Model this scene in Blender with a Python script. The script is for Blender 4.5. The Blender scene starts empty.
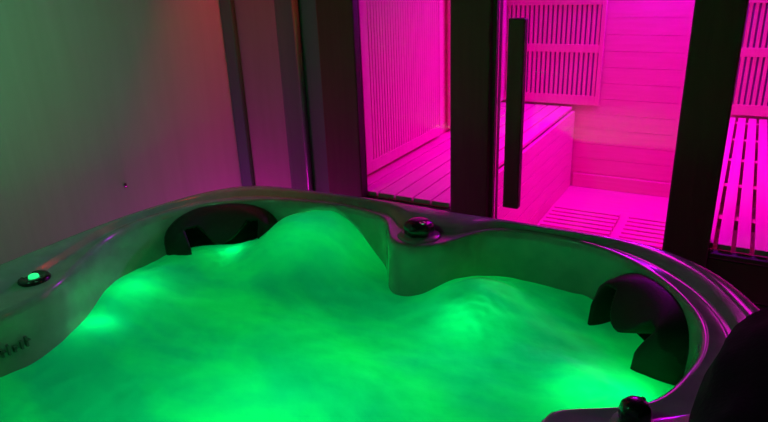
import bpy, bmesh, math, random
from mathutils import Vector, Matrix, noise
random.seed(7)
C = bpy.context.scene.collection
H = 1.65                       # camera height above the floor
PI = math.pi

# ------------------------------------------------------------ materials
def mat(name, color, rough=0.5, metal=0.0, coat=0.0, nscale=0, namt=0.0, c2=None, bump=0.0, bscale=None,
        stretch=(1, 1, 1), emit=None, estr=0.0, spec=0.5, detail=4.0, coat_rough=0.05):
    m = bpy.data.materials.new(name); m.use_nodes = True
    nt = m.node_tree; b = nt.nodes['Principled BSDF']
    b.inputs['Base Color'].default_value = (*color, 1)
    b.inputs['Roughness'].default_value = rough
    b.inputs['Metallic'].default_value = metal
    b.inputs['Coat Weight'].default_value = coat
    b.inputs['Coat Roughness'].default_value = coat_rough
    b.inputs['Specular IOR Level'].default_value = spec
    if emit:
        b.inputs['Emission Color'].default_value = (*emit, 1)
        b.inputs['Emission Strength'].default_value = estr
    if nscale or bump:
        tc = nt.nodes.new('ShaderNodeTexCoord'); mp = nt.nodes.new('ShaderNodeMapping')
        mp.inputs['Scale'].default_value = stretch
        nt.links.new(tc.outputs['Object'], mp.inputs['Vector'])
    if nscale:
        n = nt.nodes.new('ShaderNodeTexNoise'); n.inputs['Scale'].default_value = nscale
        n.inputs['Detail'].default_value = detail
        nt.links.new(mp.outputs['Vector'], n.inputs['Vector'])
        r = nt.nodes.new('ShaderNodeValToRGB')
        r.color_ramp.elements[0].position = 0.5 - 0.5 * (1 - namt) * 0.6
        r.color_ramp.elements[1].position = 0.5 + 0.5 * (1 - namt) * 0.6
        r.color_ramp.elements[0].color = (*color, 1)
        r.color_ramp.elements[1].color = (*(c2 or color), 1)
        nt.links.new(n.outputs['Fac'], r.inputs['Fac'])
        nt.links.new(r.outputs['Color'], b.inputs['Base Color'])
    if bump:
        n2 = nt.nodes.new('ShaderNodeTexNoise'); n2.inputs['Scale'].default_value = bscale or nscale or 10
        n2.inputs['Detail'].default_value = 5
        nt.links.new(mp.outputs['Vector'], n2.inputs['Vector'])
        bp = nt.nodes.new('ShaderNodeBump'); bp.inputs['Strength'].default_value = bump
        bp.inputs['Distance'].default_value = 0.01
        nt.links.new(n2.outputs['Fac'], bp.inputs['Height'])
        nt.links.new(bp.outputs['Normal'], b.inputs['Normal'])
    return m

M = {}
M['wall'] = mat('painted_wall_panel', (.56, .56, .53), .32, nscale=3, namt=.1, c2=(.63, .62, .60),
                stretch=(6, 6, .35), bump=.08, bscale=5, spec=.35)
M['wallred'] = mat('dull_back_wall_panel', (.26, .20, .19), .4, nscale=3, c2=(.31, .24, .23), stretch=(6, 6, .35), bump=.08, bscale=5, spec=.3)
M['wallpl'] = mat('plain_wall', (.5, .49, .47), .6, nscale=4, c2=(.56, .55, .53))
M['ceil'] = mat('ceiling_paint', (.06, .06, .06), .9, nscale=5, c2=(.075, .075, .075))
M['floor'] = mat('dark_floor_tile', (.05, .045, .045), .35, nscale=8, c2=(.075, .07, .065), bump=.1)
M['trim'] = mat('grey_trim', (.06, .15, .10), .35, nscale=6, c2=(.08, .18, .125), stretch=(1, 1, .1))
M['gloss_dark'] = mat('dark_gloss_panel', (.10, .12, .105), .22, coat=.2, nscale=4, c2=(.13, .15, .14), stretch=(6, 6, .3))
M['alu'] = mat('brushed_aluminium', (.20, .22, .21), .4, metal=1, nscale=30, c2=(.26, .28, .27), stretch=(10, 10, .2))
M['walnut'] = mat('dark_walnut', (.085, .046, .025), .55, nscale=5, c2=(.105, .06, .034), stretch=(9, 9, .5), bump=.15, bscale=14, spec=.3)
M['pine'] = mat('sauna_pine', (.74, .56, .40), .55, nscale=6, c2=(.84, .68, .50), stretch=(8, 8, .6), bump=.1, bscale=18, spec=.3)
M['pine_x'] = mat('sauna_pine_boards_across', (.72, .54, .38), .55, nscale=6, c2=(.82, .66, .49), stretch=(.6, 8, 8), bump=.1, bscale=18, spec=.3)
M['pine_y'] = mat('sauna_pine_boards_deep', (.78, .60, .44), .5, nscale=6, c2=(.87, .71, .54), stretch=(8, .6, 8), bump=.1, bscale=18, spec=.3)
M['heater'] = mat('dark_heater_plate', (.26, .18, .42), .5, nscale=12, c2=(.32, .24, .48))
M['acrylic'] = mat('marbled_grey_acrylic', (.22, .29, .25), .16, coat=.35, nscale=14, namt=.3, c2=(.29, .375, .33), detail=8, bump=.02, bscale=5, coat_rough=.04)
M['skirt'] = mat('spa_cabinet_skirt', (.06, .045, .04), .5, nscale=5, c2=(.08, .06, .05), stretch=(6, 6, .3))
M['pillow'] = mat('black_foam_rubber', (.020, .026, .024), .5, nscale=60, spec=.2, c2=(.026, .032, .03), bump=.08, bscale=160)
M['black'] = mat('black_plastic', (.014, .014, .014), .22, coat=.3, nscale=20, c2=(.02, .02, .02))
M['chrome'] = mat('chrome', (.75, .75, .75), .12, metal=1, nscale=20, c2=(.8, .8, .8))
M['cloth_shade'] = mat('black_fleece_and_hollow_shade', (.005, .006, .005), .95, nscale=25, c2=(.008, .009, .008), bump=.2, bscale=90, spec=.1)  # bundle fleece; also painted as shade in the headrest hollows
M['led_green'] = mat('lit_green_lens', (.1, .8, .3), .3, emit=(.02, 1.0, .25), estr=1.1)
M['lens'] = mat('lamp_lens_green', (.1, .8, .3), .3, emit=(.02, 1.0, .2), estr=3)
M['lens_pink'] = mat('lamp_lens_pink', (.9, .2, .6), .3, emit=(1, 0, .7), estr=4)
M['lens_violet'] = mat('lamp_lens_violet', (.6, .2, .9), .3, emit=(.55, 0, 1), estr=14)
M['added_lens_red'] = mat('added_lamp_lens_red', (.9, .1, .1), .3, emit=(1, .01, .03), estr=2.5)
M['added_lens_green'] = mat('added_lamp_lens_green', (.9, .9, .9), .3, emit=(.1, 1, .35), estr=1)  # green glow of the added ceiling lamp
M['logo'] = mat('dark_print', (.10, .13, .11), .5, nscale=20, c2=(.12, .15, .13))
M['housing'] = mat('lamp_housing', (.2, .2, .2), .4, nscale=20, c2=(.25, .25, .25))

def glass_mat():
    m = bpy.data.materials.new('clear_glass'); m.use_nodes = True; nt = m.node_tree
    nt.nodes.remove(nt.nodes['Principled BSDF']); out = nt.nodes['Material Output']
    t = nt.nodes.new('ShaderNodeBsdfTransparent'); t.inputs['Color'].default_value = (.96, .96, .96, 1)
    g = nt.nodes.new('ShaderNodeBsdfGlossy'); g.inputs['Roughness'].default_value = .02
    f = nt.nodes.new('ShaderNodeFresnel'); f.inputs['IOR'].default_value = 1.35
    mx = nt.nodes.new('ShaderNodeMixShader')
    nt.links.new(f.outputs[0], mx.inputs[0]); nt.links.new(t.outputs[0], mx.inputs[1]); nt.links.new(g.outputs[0], mx.inputs[2])
    nt.links.new(mx.outputs[0], out.inputs['Surface'])
    return m
M['glass'] = glass_mat()

def water_mat():
    m = bpy.data.materials.new('churned_spa_water'); m.use_nodes = True; nt = m.node_tree
    nt.nodes.remove(nt.nodes['Principled BSDF']); out = nt.nodes['Material Output']
    tc = nt.nodes.new('ShaderNodeTexCoord')
    n = nt.nodes.new('ShaderNodeTexNoise'); n.inputs['Scale'].default_value = 2.3; n.inputs['Detail'].default_value = 7
    n.inputs['Roughness'].default_value = .5; n.inputs['Distortion'].default_value = .25
    mp = nt.nodes.new('ShaderNodeMapping'); mp.inputs['Scale'].default_value = (.8, 1.7, 1); mp.inputs['Rotation'].default_value = (0, 0, -.15)
    nt.links.new(tc.outputs['Object'], mp.inputs['Vector']); nt.links.new(mp.outputs['Vector'], n.inputs['Vector'])
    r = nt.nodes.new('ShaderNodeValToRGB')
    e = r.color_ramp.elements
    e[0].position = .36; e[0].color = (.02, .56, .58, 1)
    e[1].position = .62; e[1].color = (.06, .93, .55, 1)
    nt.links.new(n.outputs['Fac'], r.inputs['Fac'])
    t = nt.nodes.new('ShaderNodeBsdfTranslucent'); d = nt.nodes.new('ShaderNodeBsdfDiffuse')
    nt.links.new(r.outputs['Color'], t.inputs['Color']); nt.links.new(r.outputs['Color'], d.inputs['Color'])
    m1 = nt.nodes.new('ShaderNodeMixShader'); m1.inputs[0].default_value = .35
    nt.links.new(t.outputs[0], m1.inputs[1]); nt.links.new(d.outputs[0], m1.inputs[2])
    g = nt.nodes.new('ShaderNodeBsdfGlossy'); g.inputs['Roughness'].default_value = .35
    f = nt.nodes.new('ShaderNodeFresnel'); f.inputs['IOR'].default_value = 1.04
    b = nt.nodes.new('ShaderNodeBump'); b.inputs['Strength'].default_value = .15; b.inputs['Distance'].default_value = .02
    n2 = nt.nodes.new('ShaderNodeTexNoise'); n2.inputs['Scale'].default_value = 16; n2.inputs['Detail'].default_value = 5
    nt.links.new(tc.outputs['Object'], n2.inputs['Vector']); nt.links.new(n2.outputs['Fac'], b.inputs['Height'])
    for s in (t, d, g, f): nt.links.new(b.outputs[0], s.inputs['Normal'])
    mx = nt.nodes.new('ShaderNodeMixShader')
    nt.links.new(f.outputs[0], mx.inputs[0]); nt.links.new(m1.outputs[0], mx.inputs[1]); nt.links.new(g.outputs[0], mx.inputs[2])
    nt.links.new(mx.outputs[0], out.inputs['Surface'])
    return m
M['water'] = water_mat()

# ------------------------------------------------------------ helpers
def thing(name, label, cat, loc=(0, 0, 0), rotz=0, group=None):
    o = bpy.data.objects.new(name, None); C.objects.link(o)
    o.empty_display_size = .1
    o.location = loc; o.rotation_euler = (0, 0, rotz); o['label'] = label; o['category'] = cat
    if group: o['group'] = group
    return o
def tag(o, label, cat, group=None, kind=None):
    o['label'] = label; o['category'] = cat
    if group: o['group'] = group
    if kind: o['kind'] = kind
    return o
def origin_of(p):
    v = Vector((0, 0, 0))
    while p is not None:
        v += p.location; p = p.parent
    return v
def obj(name, bm, m, parent=None, smooth=False, bevel=0.0, seg=2):
    me = bpy.data.meshes.new(name)
    if parent is not None:
        off = origin_of(parent)                # meshes are written in world space
        if parent.rotation_euler.z == 0:
            bmesh.ops.translate(bm, verts=bm.verts, vec=-off)
    bmesh.ops.recalc_face_normals(bm, faces=bm.faces)
    bm.to_mesh(me); bm.free()
    me.materials.append(M[m])
    if smooth:
        for p in me.polygons: p.use_smooth = True
    o = bpy.data.objects.new(name, me); C.objects.link(o)
    if parent is not None: o.parent = parent
    if bevel:
        md = o.modifiers.new('bevel', 'BEVEL'); md.width = bevel; md.segments = seg; md.limit_method = 'ANGLE'
        md.angle_limit = .6
    return o
def box(bm, x0, x1, y0, y1, z0, z1):
    vs = [bm.verts.new((x, y, z)) for z in (z0, z1) for y in (y0, y1) for x in (x0, x1)]
    for f in ((0, 2, 3, 1), (4, 5, 7, 6), (0, 1, 5, 4), (1, 3, 7, 5), (3, 2, 6, 7), (2, 0, 4, 6)):
        bm.faces.new([vs[i] for i in f])
def boxes(l):
    bm = bmesh.new()
    for b in l: box(bm, *b)
    return bm
def struct(name, bm, m, **k):
    o = obj(name, bm, m, **k); o['kind'] = 'structure'; return o
def lathe(profile, n=48, loc=(0, 0, 0), rot=None):
    """profile: (radius, z) pairs, closed on the axis at both ends."""
    bm = bmesh.new(); rings = []
    for r, z in profile:
        if r < 1e-5: rings.append([bm.verts.new((0, 0, z))])
        else: rings.append([bm.verts.new((r * math.cos(2 * PI * i / n), r * math.sin(2 * PI * i / n), z)) for i in range(n)])
    for a, b in zip(rings, rings[1:]):
        for i in range(n):
            j = (i + 1) % n
            if len(a) == 1 and len(b) == 1: continue
            if len(a) == 1: bm.faces.new((a[0], b[i], b[j]))
            elif len(b) == 1: bm.faces.new((a[i], a[j], b[0]))
            else: bm.faces.new((a[i], a[j], b[j], b[i]))
    if rot is not None: bmesh.ops.transform(bm, matrix=rot, verts=bm.verts)
    bmesh.ops.translate(bm, verts=bm.verts, vec=loc)
    return bm
def area(name, loc, rot, sx, sy, color, power, spread=PI, parent=None):
    l = bpy.data.lights.new(name, 'AREA'); l.shape = 'RECTANGLE'; l.size = sx; l.size_y = sy
    l.color = color; l.energy = power; l.spread = spread
    o = bpy.data.objects.new(name, l); C.objects.link(o); o.location = loc; o.rotation_euler = rot
    if parent is not None:
        o.parent = parent; o.location = Vector(loc) - origin_of(parent)
    return o
def point(name, loc, r, color, power, parent=None):
    l = bpy.data.lights.new(name, 'POINT'); l.shadow_soft_size = r; l.color = color; l.energy = power
    o = bpy.data.objects.new(name, l); C.objects.link(o); o.location = loc
    if parent is not None:
        o.parent = parent; o.location = Vector(loc) - origin_of(parent)
    return o

# ------------------------------------------------------------ room shell
WX, FY = -2.30, 2.45          # left wall plane, plane of the sauna front
RX, NY, CZ = 2.2, -1.9, 2.75  # right wall, wall behind the camera, ceiling
struct('floor', boxes([(WX - .1, RX + .1, NY - .1, 5.0, -.1, 0)]), 'floor')
struct('ceiling', boxes([(WX - .1, RX + .1, NY - .1, FY + .1, CZ, CZ + .1)]), 'ceil')
struct('wall_left', boxes([(WX - .1, WX, NY - .1, FY + .1, 0, CZ)]), 'wall')
struct('wall_right', boxes([(RX, RX + .1, NY - .1, FY + .1, 0, CZ)]), 'wallpl')
struct('wall_front', boxes([(WX, RX, NY - .1, NY, 0, CZ)]), 'wallpl')
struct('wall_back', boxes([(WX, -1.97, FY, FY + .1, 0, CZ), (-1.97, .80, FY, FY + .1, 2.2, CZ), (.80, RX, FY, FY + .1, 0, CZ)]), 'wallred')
struct('trim_1', boxes([(WX, -2.225, FY - .03, FY, 0, CZ)]), 'trim', bevel=.008)
bm = boxes([(-1.97, -1.715, FY - .02, FY + .1, 0, 2.2)])
struct('trim_2', bm, 'gloss_dark', bevel=.012)
struct('trim_3', lathe([(0, 0), (.016, 0), (.016, 2.2), (0, 2.2)], 24, (-1.835, FY - .03, 0)), 'gloss_dark', smooth=True)

# ------------------------------------------------------------ sauna cabin
SB = 4.79                      # inner face of the sauna back wall
SL, SR = -1.66, .72            # inner faces of its side walls
cab = thing('sauna_cabin', 'dark walnut framed sauna cabin with glass front and pale boarded walls glowing pink inside', 'sauna', (-.53, 3.6, 0))
def boards_h(x0, x1, y0, y1, z0, z1, pitch, axis):
    """horizontal tongue and groove boards on a wall: each board a shallow box with a v groove."""
    bm = bmesh.new(); z = z0; g = .0025
    while z < z1 - .01:
        t = min(z + pitch - g, z1)
        box(bm, x0, x1, y0, y1, z, t); z += pitch
    if axis == 'x': box(bm, x0, x1, y0 + .006, y1 + .01, z0, z1)
    elif axis == '-': box(bm, x0 - .01, x1 - .006, y0, y1, z0, z1)
    else: box(bm, x0 + .006, x1 + .01, y0, y1, z0, z1)
    return bm
obj('back_wall', boards_h(SL, SR, SB, SB + .03, .02, 2.08, .115, 'x'), 'pine_x', cab)
obj('side_wall', boards_h(SL - .03, SL, FY + .06, SB, .02, 2.08, .115, '-'), 'pine_y', cab)
obj('side_wall', boards_h(SR, SR + .03, FY + .06, SB, .02, 2.08, .115, '+'), 'pine_y', cab)
obj('floor_panel', boxes([(SL, SR, FY + .01, SB, .0, .018)]), 'pine_x', cab)
obj('ceiling_panel', boards_h(SL, SR, FY + .06, SB, 2.085, 2.11, .2, 'x'), 'pine_x', cab)
obj('skirting_board', boxes([(-1.06, -.02, SB - .018, SB, .018, .125)]), 'pine_x', cab, bevel=.004)
# front frame
def post(x0, x1, name='post', y0=FY - .045, y1=FY + .06):
    return obj(name, boxes([(x0, x1, y0, y1, 0, 2.1)]), 'walnut', cab, bevel=.006)
post(-1.712, -1.518, y1=FY + .014); post(.655, .79, y1=FY + .014)
post(-1.060, -.889, y1=FY + .07)
obj('door_jamb', boxes([(-.889, -.872, FY - .02, FY + .05, 0, 2.08)]), 'walnut', cab, bevel=.002)
post(-.18, -.024)
obj('header', boxes([(-1.712, .79, FY - .045, FY + .06, 2.1, 2.2)]), 'walnut', cab, bevel=.006)
obj('lower_panel', boxes([(-1.518, -1.060, FY - .03, FY + .012, 0, .61)]), 'walnut', cab, bevel=.004)
bm = boxes([(-.024, .655, FY - .03, FY + .04, k * .1525, k * .1525 + .147) for k in range(4)] + [(-.024, .655, FY - .022, FY + .03, 0, .605)])
obj('lower_panel', bm, 'walnut', cab, bevel=.003)
obj('sill', boxes([(-1.518, -1.060, FY - .032, FY + .012, .61, .628)]), 'walnut', cab, bevel=.003)
obj('sill', boxes([(-.024, .655, FY - .032, FY + .012, .61, .628)]), 'walnut', cab, bevel=.003)
for a, b in ((-1.518, -1.060), (-.024, .655)):
    obj('window_pane', boxes([(a, b, FY + .0, FY + .006, .628, 2.1)]), 'glass', cab)
dr = obj('door', boxes([(-.870, -.182, FY + .0, FY + .008, .03, 2.09)]), 'glass', cab)
hd = obj('door_handle', boxes([(-.808, -.742, FY - .075, FY - .035, .705, 1.466)]), 'walnut', dr, bevel=.005)
hd.location = (0, 0, 0)
# heater panels: slatted guards before dark plates
def slat_heater_back(x0, x1):
    z0, z1 = H - .985, 1.99
    bm = bmesh.new(); y0 = SB - .045
    box(bm, x0 + .03, x1 - .03, y0, y0 + .02, z0, z0 + .07)
    rows = [(H - .91, H - .605), (H - .548, H - .275), (H - .215, z1 - .05)]
    for (a, b), (c, d) in zip(rows, rows[1:]): box(bm, x0 + .03, x1 - .03, y0, y0 + .02, b, c)
    box(bm, x0 + .03, x1 - .03, y0, y0 + .02, z1 - .05, z1)
    box(bm, x0, x0 + .03, y0, y0 + .02, z0, z1); box(bm, x1 - .03, x1, y0, y0 + .02, z0, z1)
    n = round((x1 - x0 - .06) / .034); p = (x1 - x0 - .06) / n
    for i in range(n):
        a = x0 + .03 + i * p + .006
        box(bm, a, a + p - .0125, y0 + .004, y0 + .016, z0 + .05, z1 - .02)
    return bm, (x0 + .03, x1 - .03, y0 + .030, SB, z0 + .04, z1 - .03)
for x0, x1 in ((-1.655, -.905), (-.075, .70)):
    h = thing('heater_panel', 'slatted heater guard on the sauna back wall above the left bench' if x0 < -1 else
              'slatted heater guard on the sauna back wall above the right bench', 'heater panel', ((x0 + x1) / 2, SB - .02, H - .98), group=None)
    bm, pl = slat_heater_back(x0, x1)
    obj('slat_guard', bm, 'pine', h, bevel=.002)
    obj('heater_plate', boxes([pl]), 'heater', h)
def slat_heater_side(y0, y1, lab):
    z0, z1 = .675, 1.99
    h = thing('heater_panel', lab, 'heater panel', (SL + .02, (y0 + y1) / 2, z0))
    bm = bmesh.new(); X0, X1 = SL + .025, SL + .045
    box(bm, X0, X1, y0 + .05, y1 - .05, z0, z0 + .06); box(bm, X0, X1, y0 + .05, y1 - .05, z1 - .05, z1)
    box(bm, X0, X1, y0, y0 + .05, z0, z1); box(bm, X0, X1, y1 - .05, y1, z0, z1)
    n = int((y1 - y0 - .1) / .028); p = (y1 - y0 - .1) / n
    for i in range(n):
        a = y0 + .05 + i * p + .004
        box(bm, X0 + .004, X1 - .004, a, a + p - .006, z0 + .04, z1 - .03)
    obj('slat_guard', bm, 'pine', h, bevel=.002)
    obj('heater_plate', boxes([(SL, SL + .026, y0 + .03, y1 - .03, z0 + .02, z1 - .02)]), 'pine_y', h)
slat_heater_side(2.62, 3.56, 'slatted heater guard on the sauna left wall seen through the narrow left pane')
slat_heater_side(3.68, 4.70, 'slatted heater guard on the sauna left wall, the one deeper in near the corner')
# benches
def bench(name_l, x0, x1, pitch, gap, face):
    t = thing('sauna_bench', name_l, 'bench', ((x0 + x1) / 2, 3.6, .018))
    bm = bmesh.new(); x = x0
    while x < x1 - .02:
        b = min(x + pitch - gap, x1)
        box(bm, x, b, FY + .016, SB - .055, .629, .65); x += pitch
    obj('slatted_seat', bm, 'pine_y', t, bevel=.003)
    y = FY + .35
    while y < SB - .1:
        obj('cross_batten', boxes([(x0 + .03, x1 - .03, y, y + .05, .589, .629)]), 'pine_x', t); y += .46
    fx = x1 - .025 if face == 'r' else x0
    bm = bmesh.new(); z = .02
    while z < .60:
        box(bm, fx, fx + .025, FY + .06, SB - .02, z, min(z + .094, .622)); z += .1
    box(bm, fx + .006, fx + .019, FY + .06, SB - .02, .02, .61)
    obj('front_board', bm, 'pine_y', t, bevel=.002)
bench('slatted sauna bench along the left wall behind the narrow pane', SL + .005, -1.075, .0955, .010, 'r')
bench('slatted sauna bench behind the right window pane', -.058, SR - .005, .0605, .0145, 'l')
# duckboards
def duck(x0, x1, lab):
    t = thing('duckboard', lab, 'floor mat', ((x0 + x1) / 2, 3.4, .018))
    bm = bmesh.new(); y = FY + .12
    while y < 4.20:
        box(bm, x0, x1, y, y + .045, .036, .052); y += .07
    obj('slats', bm, 'pine_x', t, bevel=.002)
    for x in (x0 + .04, (x0 + x1) / 2 - .015, x1 - .07):
        obj('runner', boxes([(x, x + .03, FY + .12, 4.235, .018, .036)]), 'pine_y', t)
duck(-1.04, -.60, 'slatted wooden duckboard on the sauna floor against the left bench')
duck(-.54, -.08, 'slatted wooden duckboard on the sauna floor behind the dark right post')
# sauna lamps
PK = (1.0, 0.0, .72)
t = thing('ceiling_lamp', 'pink light panel in the middle of the sauna ceiling', 'lamp', (-.5, 3.5, 2.05))
obj('lamp_housing', boxes([(-1.0, 0.0, 3.2, 3.8, 2.06, 2.083)]), 'housing', t)
obj('lens', boxes([(-.98, -.02, 3.22, 3.78, 2.052, 2.06)]), 'lens_pink', t)
area('lamp_light', (-.5, 3.5, 2.045), (0, 0, 0), 1.1, .7, PK, 20, spread=math.radians(136), parent=t)
t = thing('light_strip', 'violet light strip along the top of the sauna back wall', 'lamp', (-.5, SB - .05, 2.03))
obj('lamp_housing', boxes([(-.82, -.16, SB - .06, SB, 2.03, 2.07)]), 'housing', t)
obj('lens', boxes([(-.80, -.18, SB - .075, SB - .06, 2.025, 2.065)]), 'lens_violet', t)
area('lamp_light', (-.5, SB - .11, 2.03), (math.radians(-25), 0, 0), .62, .05, (.5, 0, 1), 34, parent=t)

# ------------------------------------------------------------ hot tub
CX, CY = -.85, .85
def cr(pts, n):
    """closed centripetal-ish Catmull Rom, resampled."""
    out = []; L = len(pts)
    for i in range(L):
        p0, p1, p2, p3 = (Vector(pts[(i + k - 1) % L]) for k in range(4))
        for s in range(n):
            t = s / n
            out.append(.5 * ((2 * p1) + (-p0 + p2) * t + (2 * p0 - 5 * p1 + 4 * p2 - p3) * t * t + (-p0 + 3 * p1 - 3 * p2 + p3) * t ** 3))
    return out
INNER = [(-.87, 1.603), (-.945, 1.645), (-1.01, 1.75), (-1.10, 1.805), (-1.30, 1.825), (-1.56, 1.77), (-1.74, 1.65), (-1.80, 1.55),
         (-1.84, 1.42), (-1.83, 1.26), (-1.75, 1.09), (-1.675, .96), (-1.645, .85), (-1.655, .72), (-1.71, .58), (-1.80, .42),
         (-1.84, .25), (-1.79, .02), (-1.6, -.12), (-1.3, -.16), (-1.04, -.12), (-.96, .03), (-.85, .06), (-.75, .03), (-.69, -.12), (-.45, -.16),
         (-.15, -.1), (.0, .1), (.01, .35), (-.03, .55), (-.13, .66), (-.235, .74), (-.275, .85), (-.252, .97), (-.232, 1.045), (-.19, 1.068), (-.148, 1.074),
         (-.10, 1.11), (-.055, 1.17), (-.018, 1.28), (0, 1.37), (-.006, 1.48), (-.043, 1.578), (-.11, 1.68), (-.21, 1.78), (-.34, 1.85),
         (-.5, 1.868), (-.63, 1.85), (-.70, 1.80), (-.735, 1.72), (-.775, 1.65)]
OUTER = [(-.85, 1.918), (-1.15, 1.925), (-1.45, 1.905), (-1.70, 1.865), (-1.83, 1.72), (-1.905, 1.47), (-1.93, 1.25), (-1.935, .85), (-1.93, .3), (-1.86, -.1),
         (-1.68, -.22), (-1.3, -.26), (-.85, -.265), (-.3, -.26), (.08, -.2), (.22, 0), (.275, .4), (.285, .85), (.27, 1.2), (.215, 1.43),
         (.12, 1.615), (.03, 1.76), (-.075, 1.85), (-.20, 1.905), (-.4, 1.92), (-.62, 1.92)]
def radii(poly, N):
    c = cr(poly, 10); out = []
    c = [p - Vector((CX, CY)) for p in c]
    for i in range(N):
        a = 2 * PI * i / N; d = Vector((math.cos(a), math.sin(a))); best = None
        for k in range(len(c)):
            p, q = c[k], c[(k + 1) % len(c)]; e = q - p
            den = d.x * e.y - d.y * e.x
            if abs(den) < 1e-12: continue
            t = (p.x * e.y - p.y * e.x) / den; u = (p.x * d.y - p.y * d.x) / den
            if t > 0 and -1e-6 <= u <= 1 + 1e-6: best = t if best is None else max(best, t)
        out.append(best)
    return out
N = 480
RI, RO = radii(INNER, N), radii(OUTER, N)
def smooth(r, k):
    for _ in range(k): r = [(r[i - 1] + 2 * r[i] + r[(i + 1) % N]) / 4 for i in range(N)]
    return r
RI = smooth(RI, 3); RO = smooth(RO, 6)
def ring(bm, rf, zf):
    return [bm.verts.new((CX + rf(i) * math.cos(2 * PI * i / N), CY + rf(i) * math.sin(2 * PI * i / N), zf(i))) for i in range(N)]
def loft(bm, rings):
    for a, b in zip(rings, rings[1:]):
        for i in range(N):
            j = (i + 1) % N; bm.faces.new((a[i], a[j], b[j], b[i]))
tub = thing('hot_tub', 'grey acrylic hot tub with churning green lit water in front of the sauna', 'hot tub', (CX, CY, 0))
bm = bmesh.new()
RT, WZ = H - .80, H - 1.0
def ledge(i):   # height of the deck between the raised lip and the basin edge
    return RT - .020
prof = [(lambda i: RO[i] - .012, RT - .075), (lambda i: RO[i], RT - .055), (lambda i: RO[i] + .001, RT - .022), (lambda i: RO[i] - .006, RT - .007),
        (lambda i: RO[i] - .018, RT - .001), (lambda i: RO[i] - .030, RT), (lambda i: min(RO[i] - .040, RO[i] * .4 + RI[i] * .6 + .012), RT - .004),
        (lambda i: RI[i] + (RO[i] - RI[i]) * .42, RT - .018), (lambda i: RI[i] + (RO[i] - RI[i]) * .30, RT - .021),
        (lambda i: RI[i] + .020, RT - .017), (lambda i: RI[i] + .012, RT - .0165), (lambda i: RI[i] + .005, RT - .019), (lambda i: RI[i], RT - .026),
        (lambda i: RI[i] - .004, RT - .045), (lambda i: RI[i] - .008, RT - .09), (lambda i: RI[i] - .014, RT - .16), (lambda i: RI[i] - .022, RT - .23),
        (lambda i: RI[i] - .04, RT - .32), (lambda i: RI[i] * .80, RT - .42), (lambda i: RI[i] * .62, RT - .45), (lambda i: RI[i] * .52, RT - .62),
        (lambda i: RI[i] * .42, RT - .74), (lambda i: .02, RT - .75)]
rings = [ring(bm, rf, (lambda i, z=z: z)) for rf, z in prof]
loft(bm, rings); bm.faces.new(rings[-1])
obj('shell', bm, 'acrylic', tub, smooth=True)
bm = bmesh.new()
rings = [ring(bm, (lambda i, o=o: RO[i] - o), (lambda i, z=z: z)) for o, z in ((.10, 0), (.03, 0), (.03, RT - .06), (.013, RT - .06))]
loft(bm, rings)
obj('skirt', bm, 'skirt', tub)

# water -------------------------------------------------------------
MOUNDS = [(-1.16, 1.60, .03, .12, .2), (-.60, 1.63, .085, .17, .18), (-1.72, 1.25, .035, .14, .22), (-1.62, .92, .02, .15, .15),
          (-.20, 1.38, .03, .16, .16), (-1.1, 1.05, -.012, .25, .12), (-1.68, 1.5, .03, .14, .14)]
def water_z(x, y):
    z = 0
    for mx, my, h, sx, sy in MOUNDS: z += h * math.exp(-((x - mx) / sx) ** 2 - ((y - my) / sy) ** 2)
    q = ((x + 1.325) / .215) ** 2 + ((y - 1.74) / .27) ** 2
    z += .158 * math.exp(-q ** 1.5)
    p = Vector((x, y, 0))
    z += .014 * noise.noise(Vector((x * 2.6, y * 5.0, 1.3))) + .007 * noise.noise(p * 9) + .004 * noise.noise(p * 19)
    for jx, jy in ((-.60, 1.52), (-.17, 1.28), (-1.62, 1.48), (-1.36, 1.55)):
        w = math.exp(-((x - jx) ** 2 + (y - jy) ** 2) / .09 ** 2)
        z += w * .007 * noise.noise(p * 42)
    return WZ + z
bm = bmesh.new(); NR = 150; N2 = N
rings = []
for k in range(1, NR + 1):
    s = (k / NR) ** .8
    rr = []
    for i in range(N2):
        r = (RI[i] - .012) * s; a = 2 * PI * i / N2
        x, y = CX + r * math.cos(a), CY + r * math.sin(a)
        rr.append(bm.verts.new((x, y, water_z(x, y))))
    rings.append(rr)
loft(bm, rings)
c = bm.verts.new((CX, CY, water_z(CX, CY)))
for i in range(N2): bm.faces.new((c, rings[0][i], rings[0][(i + 1) % N2]))
w = obj('spa_water', bm, 'water', None, smooth=True)
tag(w, 'churned bright green water filling the hot tub', 'water', kind='stuff')

# jets with lamps under the water (they belong to the tub)
GR = (.0, 1.0, .20)
def jet(x, y, depth, power, r=.03):
    z = WZ - depth
    power *= 1.7 if power < .5 else 1.12
    o = obj('underwater_lamp', lathe([(0, -.02), (.03, -.02), (.034, -.008), (.03, 0), (.018, .003), (0, .003)], 20, (x, y, z - r - .01)), 'lens', tub, smooth=True)
    point('lamp_light', (x, y, z), r, GR, power * 1.75, parent=tub)
JETS = [(-1.70, 1.22, .035, .13), (-1.64, 1.02, .035, .12), (-1.60, 1.60, .02, .13), (-1.28, 1.66, -.03, .16), (-.61, 1.52, .03, .13), (-.14, 1.36, .035, .15), (-.24, 1.34, .04, .12),
        (-.9, .95, .36, 3.2), (-1.35, .75, .32, 1.8), (-.45, .95, .32, 2.2), (-1.35, 1.40, .26, 1.7), (-.75, .55, .36, 1.6), (-1.2, .3, .36, 1.3), (-.32, 1.55, .25, .7), (-.55, 1.4, .25, .8)]
for j in JETS: jet(*j)

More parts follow.
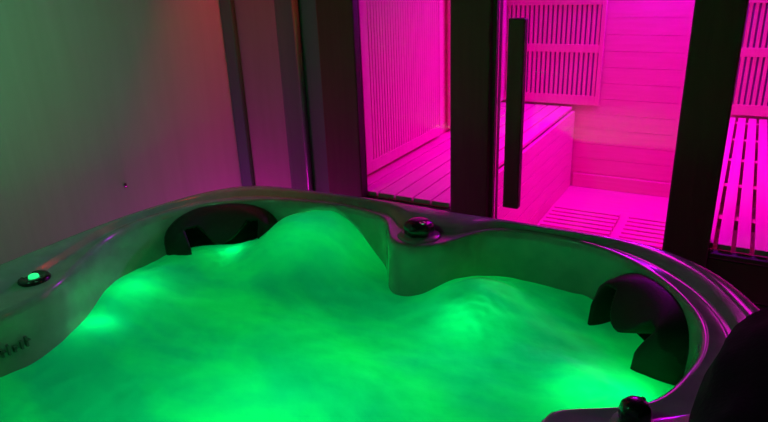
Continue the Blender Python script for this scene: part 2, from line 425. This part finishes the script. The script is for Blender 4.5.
# headrests -----------------------------------------------------------
def path_at(pts):
    L = [0]
    for a, b in zip(pts, pts[1:]): L.append(L[-1] + (b - a).length)
    def f(s):
        s = max(0, min(1, s)) * L[-1]
        for k in range(len(pts) - 1):
            if s <= L[k + 1] + 1e-9:
                return pts[k].lerp(pts[k + 1], (s - L[k]) / (L[k + 1] - L[k]))
        return pts[-1]
    return f, L[-1]
def headrest(a0, a1, zt, height, flip=False):
    pts = []
    for k in range(41):
        a = a0 + (a1 - a0) * k / 40; i = a / (2 * PI) * N; i0 = int(math.floor(i)) % N; f = i - math.floor(i)
        r = RI[i0] * (1 - f) + RI[(i0 + 1) % N] * f - .006
        pts.append(Vector((CX + r * math.cos(a), CY + r * math.sin(a))))
    P, L = path_at(pts)
    NU, NV = 72, 44
    def au_(u): return abs(u)
    hollow_shade = set()
    def shape(u, v):
        """thickness of the cushion: arched band and a central tongue stand proud of the hollow."""
        au = abs(u)
        band = max(0, min(1, (au - .62) / .14)); band = band * band * (3 - 2 * band)
        top = max(0, min(1, (.36 - v) / .12)); top = top * top * (3 - 2 * top)
        tongue_end = .74 - .40 * (u / .5) ** 2
        tg = max(0, min(1, (tongue_end - v) / .10)) if au < .62 else 0; tg = tg * tg * (3 - 2 * tg)
        hgt = max(band, top, tg)
        sd = min(1, (1 - au) / .30); sd = sd * (2 - sd)
        w = min(1, v / .62); w = w * (1.6 - .6 * w)
        return .008 + hgt * (.012 + .092 * w) * (.35 + .65 * sd)
    bm = bmesh.new(); front = []; back = []
    for a in range(NU + 1):
        fr, bk = [], []
        u = -1 + 2 * a / NU
        s = (u + 1) / 2
        p = P(s); q = P(min(1, s + .01)); q0 = P(max(0, s - .01)); t = (q - q0).normalized()
        nrm = Vector((-t.y, t.x)); 
        if nrm.dot(Vector((CX, CY)) - p) < 0: nrm = -nrm
        topz = zt - .10 * max(0, abs(u) - .1) ** 2.6 * 1.0   # arched top outline
        topz = zt - (1 - math.sqrt(max(0, 1 - abs(u) ** 2.6))) * height * .62
        botz = zt - height
        for b in range(NV + 1):
            v = b / NV
            z = topz + (botz - topz) * v
            vv = (zt - z) / height
            edge = min(1, min(v, 1 - v) / .10, (1 - abs(u)) / .07)
            edge = math.sqrt(max(0, 1 - (1 - max(0, edge)) ** 2))
            th = shape(u, vv) * (.12 + .88 * edge)
            # the cushion leans into the basin towards its foot
            lean = .02 * vv
            fp = p + nrm * (th + lean); bp = p + nrm * (-.004)
            if shape(u, vv) < .022 and vv > .4 and au_(u) < .8: hollow_shade.add((a, b))
            fr.append(bm.verts.new((fp.x, fp.y, z))); bk.append(bm.verts.new((bp.x, bp.y, z)))
        front.append(fr); back.append(bk)
    for a in range(NU):
        for b in range(NV):
            f = bm.faces.new((front[a][b], front[a + 1][b], front[a + 1][b + 1], front[a][b + 1]))
            if (a, b) in hollow_shade: f.material_index = 1  # hollow faces go near-black: shade under the tongue, painted in
            bm.faces.new((back[a][b], back[a][b + 1], back[a + 1][b + 1], back[a + 1][b]))
        bm.faces.new((front[a][0], back[a][0], back[a + 1][0], front[a + 1][0]))
        bm.faces.new((front[a][NV], front[a + 1][NV], back[a + 1][NV], back[a][NV]))
    for b in range(NV):
        bm.faces.new((front[0][b], front[0][b + 1], back[0][b + 1], back[0][b]))
        bm.faces.new((front[NU][b], back[NU][b], back[NU][b + 1], front[NU][b + 1]))
    o = obj('headrest', bm, 'pillow', tub, smooth=True); o.data.materials.append(M['cloth_shade']); return o
def ang(x, y): return math.atan2(y - CY, x - CX) % (2 * PI)
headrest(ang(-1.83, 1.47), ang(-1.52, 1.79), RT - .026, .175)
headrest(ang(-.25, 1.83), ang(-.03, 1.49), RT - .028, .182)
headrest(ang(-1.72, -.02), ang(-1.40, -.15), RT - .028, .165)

# diverter knobs, light button, logo -----------------------------------
def knob(x, y, s=1.0, turn=0):
    z = RT - .019
    pad = obj('knob_base', lathe([(0, -.006), (.062 * s, -.006), (.064 * s, .001), (.058 * s, .007), (.04 * s, .010), (0, .010)], 40, (x, y, z)), 'acrylic', tub, smooth=True)
    bm = lathe([(0, .008), (.036 * s, .008), (.043 * s, .014), (.043 * s, .034), (.039 * s, .046), (.028 * s, .054), (.012 * s, .057), (0, .057)], 40)
    for v in bm.verts:      # fluted grip
        r = math.hypot(v.co.x, v.co.y)
        if r > .03 * s:
            a = math.atan2(v.co.y, v.co.x); k = 1 + .05 * math.cos(6 * a); v.co.x *= k; v.co.y *= k
    R = Matrix.Rotation(turn, 4, 'Z')
    bmesh.ops.transform(bm, matrix=R, verts=bm.verts)
    bmesh.ops.translate(bm, verts=bm.verts, vec=(x, y, z))
    k = obj('diverter_knob', bm, 'black', tub, smooth=True)
    d = R @ Vector((.030 * s, 0, 0))
    cp = obj('pointer_mark', lathe([(.006 * s, -.004), (.009 * s, -.004), (.009 * s, .003), (.006 * s, .003), (.006 * s, -.004)], 20, (x + d.x * .75, y + d.y * .75, z + .053)), 'chrome', k)
knob(-.86, 1.700, 1.12, -.6)
knob(-.088, 1.055, .66, .9)
lx, ly = -1.755, .93
z = RT - .019
rg = obj('light_button', lathe([(0, -.004), (.044, -.004), (.046, .004), (.041, .012), (.032, .014), (.026, .009), (0, .009)], 48, (lx, ly, z)), 'black', tub, smooth=True)
obj('lit_lens', lathe([(0, .009), (.015, .009), (.014, .015), (.009, .018), (0, .019)], 32, (lx, ly, z)), 'led_green', rg, smooth=True)['label'] = 'glowing green button centre'
# small illegible print on the inner wall near the left
a0 = ang(-1.66, .66); a1 = ang(-1.645, .80)
bm = bmesh.new()
for k in range(9):
    a = a0 + (a1 - a0) * (k + random.uniform(-.15, .15)) / 8; i = a / (2 * PI) * N; i0 = int(i) % N
    r = RI[i0] - .0125
    x, y = CX + r * math.cos(a), CY + r * math.sin(a)
    h = .018 + .006 * (k % 3)
    box(bm, x, x + .010, y - .004, y + .002, RT - .135, RT - .135 + h)
    if k % 2 == 0: box(bm, x, x + .010, y - .004, y + .010, RT - .135 + h * .5, RT - .135 + h * .5 + .004)
obj('printed_mark', bm, 'logo', tub)

# ------------------------------------------------------------ black bundle on the rim
bm = bmesh.new(); NA, NB = 72, 40
bx, by, bz = .322, 1.03, RT + .07
vs = []
for j in range(NB + 1):
    ph = -PI / 2 + PI * j / NB; row = []
    for i in range(NA):
        th = 2 * PI * i / NA
        ca, sa = math.cos(th), math.sin(th)
        d = Vector((ca * math.cos(ph), sa * math.cos(ph), math.sin(ph)))
        k = 1 + .10 * noise.noise(d * 1.7 + Vector((3, 1, 7))) + .04 * noise.noise(d * 4.5)
        if d.z < .6:
            da = (th - PI - .38); k *= 1 + .22 * math.exp(-(da / .15) ** 2) * math.cos(ph)
        x = d.x * .31 * k; y = d.y * .50 * k; zz = d.z * .17 * k
        zz = max(zz, -.066)
        row.append(bm.verts.new((bx + x, by + y, bz + zz)))
    vs.append(row)
for j in range(NB):
    for i in range(NA):
        q = (i + 1) % NA; bm.faces.new((vs[j][i], vs[j][q], vs[j + 1][q], vs[j + 1][i]))
bmesh.ops.remove_doubles(bm, verts=bm.verts, dist=1e-4)
b = obj('fleece_bundle', bm, 'cloth_shade', None, smooth=True)
tag(b, 'soft black bundle lying on the right corner rim of the hot tub', 'bundle')

# wall stud catching the light
s = obj('wall_stud', lathe([(0, 0), (.009, 0), (.009, .004), (.005, .008), (0, .009)], 20, (WX, 1.70, H - .833), Matrix.Rotation(PI / 2, 4, 'Y')), 'chrome', None, smooth=True)
tag(s, 'tiny shiny stud on the pale left wall above the tub rim', 'stud')

# ------------------------------------------------------------ lamps added out of view to colour the room
t = thing('ceiling_lamp', 'added dim round green ceiling lamp tinting the wall and hot tub', 'lamp', (-1.75, -.4, CZ - .06))  # added unseen lamp that greens the left wall and the tub
obj('lamp_housing', lathe([(0, 0), (.16, 0), (.16, .058), (0, .058)], 40, (-1.75, -.4, CZ - .058)), 'housing', t, smooth=False)
obj('lens', lathe([(0, -.02), (.10, -.015), (.14, 0), (0, 0)], 40, (-1.75, -.4, CZ - .06)), 'added_lens_green', t, smooth=True)
area('lamp_light', (-1.75, -.4, CZ - .09), (0, 0, 0), .3, .3, (.10, 1.0, .35), 5, parent=t)
t = thing('added_red_lamp', 'added small red lamp on the right wall, out of view', 'lamp', (RX - .05, 1.7, 1.75))  # added unseen lamp, puts red light and glints into the room
obj('lamp_housing', boxes([(RX - .03, RX, 1.4, 2.0, 1.62, 1.88)]), 'housing', t)
obj('lens', boxes([(RX - .05, RX - .03, 1.62, 1.78, 1.64, 1.86)]), 'added_lens_red', t)
area('lamp_light', (RX - .07, 1.7, 1.75), (0, math.radians(90), 0), .22, .16, (1, .02, .05), .4, parent=t)

t = thing('added_spotlight', 'added green light on the ceiling tinting the pale left wall', 'lamp', (-.8, .6, CZ))  # added wall washer, out of view, to green the left wall
R_ = Vector((-1.4, .3, -.95)).to_track_quat('-Z', 'Y')
obj('lamp_stem', lathe([(0, 0), (.012, 0), (.012, .12), (0, .12)], 16, (-.8, .6, CZ - .12)), 'housing', t)
obj('lamp_head', lathe([(0, 0), (.05, 0), (.05, .12), (0, .12)], 32, (-.8, .6, CZ - .16), R_.to_matrix().to_4x4()), 'housing', t)
area('lamp_light', Vector((-.8, .6, CZ - .16)) + R_ @ Vector((0, 0, -.01)), R_.to_euler(), .08, .08, (.16, 1.0, .40), 2.0, spread=math.radians(80), parent=t)
t = thing('ceiling_lamp', 'added small red ceiling spot tinting the corner left of the sauna', 'lamp', (-1.97, 2.39, CZ))  # added out of view to redden the wall beside the sauna
obj('lamp_housing', lathe([(0, -.03), (.05, -.03), (.05, 0), (0, 0)], 32, (-1.97, 2.39, CZ)), 'housing', t)
obj('lens', lathe([(0, -.036), (.04, -.036), (.04, -.03), (0, -.03)], 32, (-1.97, 2.39, CZ)), 'added_lens_red', t)
area('lamp_light', (-1.97, 2.39, CZ - .04), (math.radians(4), 0, 0), .08, .08, (1, .03, .03), 3.0, spread=math.radians(56), parent=t)
for (x0, x1, y0, y1, lab, pw) in ((-2.27, -2.24, 1.70, 2.38, 'added magenta light strip at the foot of the pale left wall beside the tub', 7),
                                  (-2.2, .7, 2.385, 2.40, 'added magenta light strip on the floor along the foot of the sauna front', 3.5)):
    t = thing('light_strip', lab, 'lamp', ((x0 + x1) / 2, (y0 + y1) / 2, 0))  # both strips are added, hidden, to throw magenta up the walls
    obj('lamp_housing', boxes([(x0, x1, y0, y1, 0, .02)]), 'housing', t)
    obj('lens', boxes([(x0 + .003, x1 - .003, y0 + .003, y1 - .003, .02, .026)]), 'lens_pink', t)
    area('lamp_light', ((x0 + x1) / 2, (y0 + y1) / 2, .03), (PI, 0, 0), x1 - x0, y1 - y0, (1, 0, .75), pw, parent=t)

# ------------------------------------------------------------ world, camera, view
wd = bpy.data.worlds.new('world'); bpy.context.scene.world = wd; wd.use_nodes = True
wd.node_tree.nodes['Background'].inputs[0].default_value = (.01, .01, .012, 1)
wd.node_tree.nodes['Background'].inputs[1].default_value = .3
cam = bpy.data.cameras.new('camera'); co = bpy.data.objects.new('camera', cam); C.objects.link(co)
R = ((0.87071801, 0.14473677, -0.47000151), (0.49034438, -0.3285507, 0.80722786), (-0.03758378, -0.93333044, -0.35704587))
m4 = Matrix(((R[0][0], -R[0][1], -R[0][2], 0), (R[1][0], -R[1][1], -R[1][2], 0), (R[2][0], -R[2][1], -R[2][2], H), (0, 0, 0, 1)))
co.matrix_world = m4
cam.sensor_width = 36; cam.lens = 627 / 768 * 36; cam.clip_start = .02
sc = bpy.context.scene; sc.camera = co
sc.view_settings.view_transform = 'Standard'; sc.view_settings.look = 'None'
sc.view_settings.gamma = 1; sc.view_settings.exposure = 0; sc.view_settings.use_curve_mapping = False
sc.cycles.use_denoising = True
sc.cycles.max_bounces = 10; sc.cycles.diffuse_bounces = 6; sc.cycles.sample_clamp_indirect = 4
sc.cycles.caustics_reflective = False; sc.cycles.caustics_refractive = False
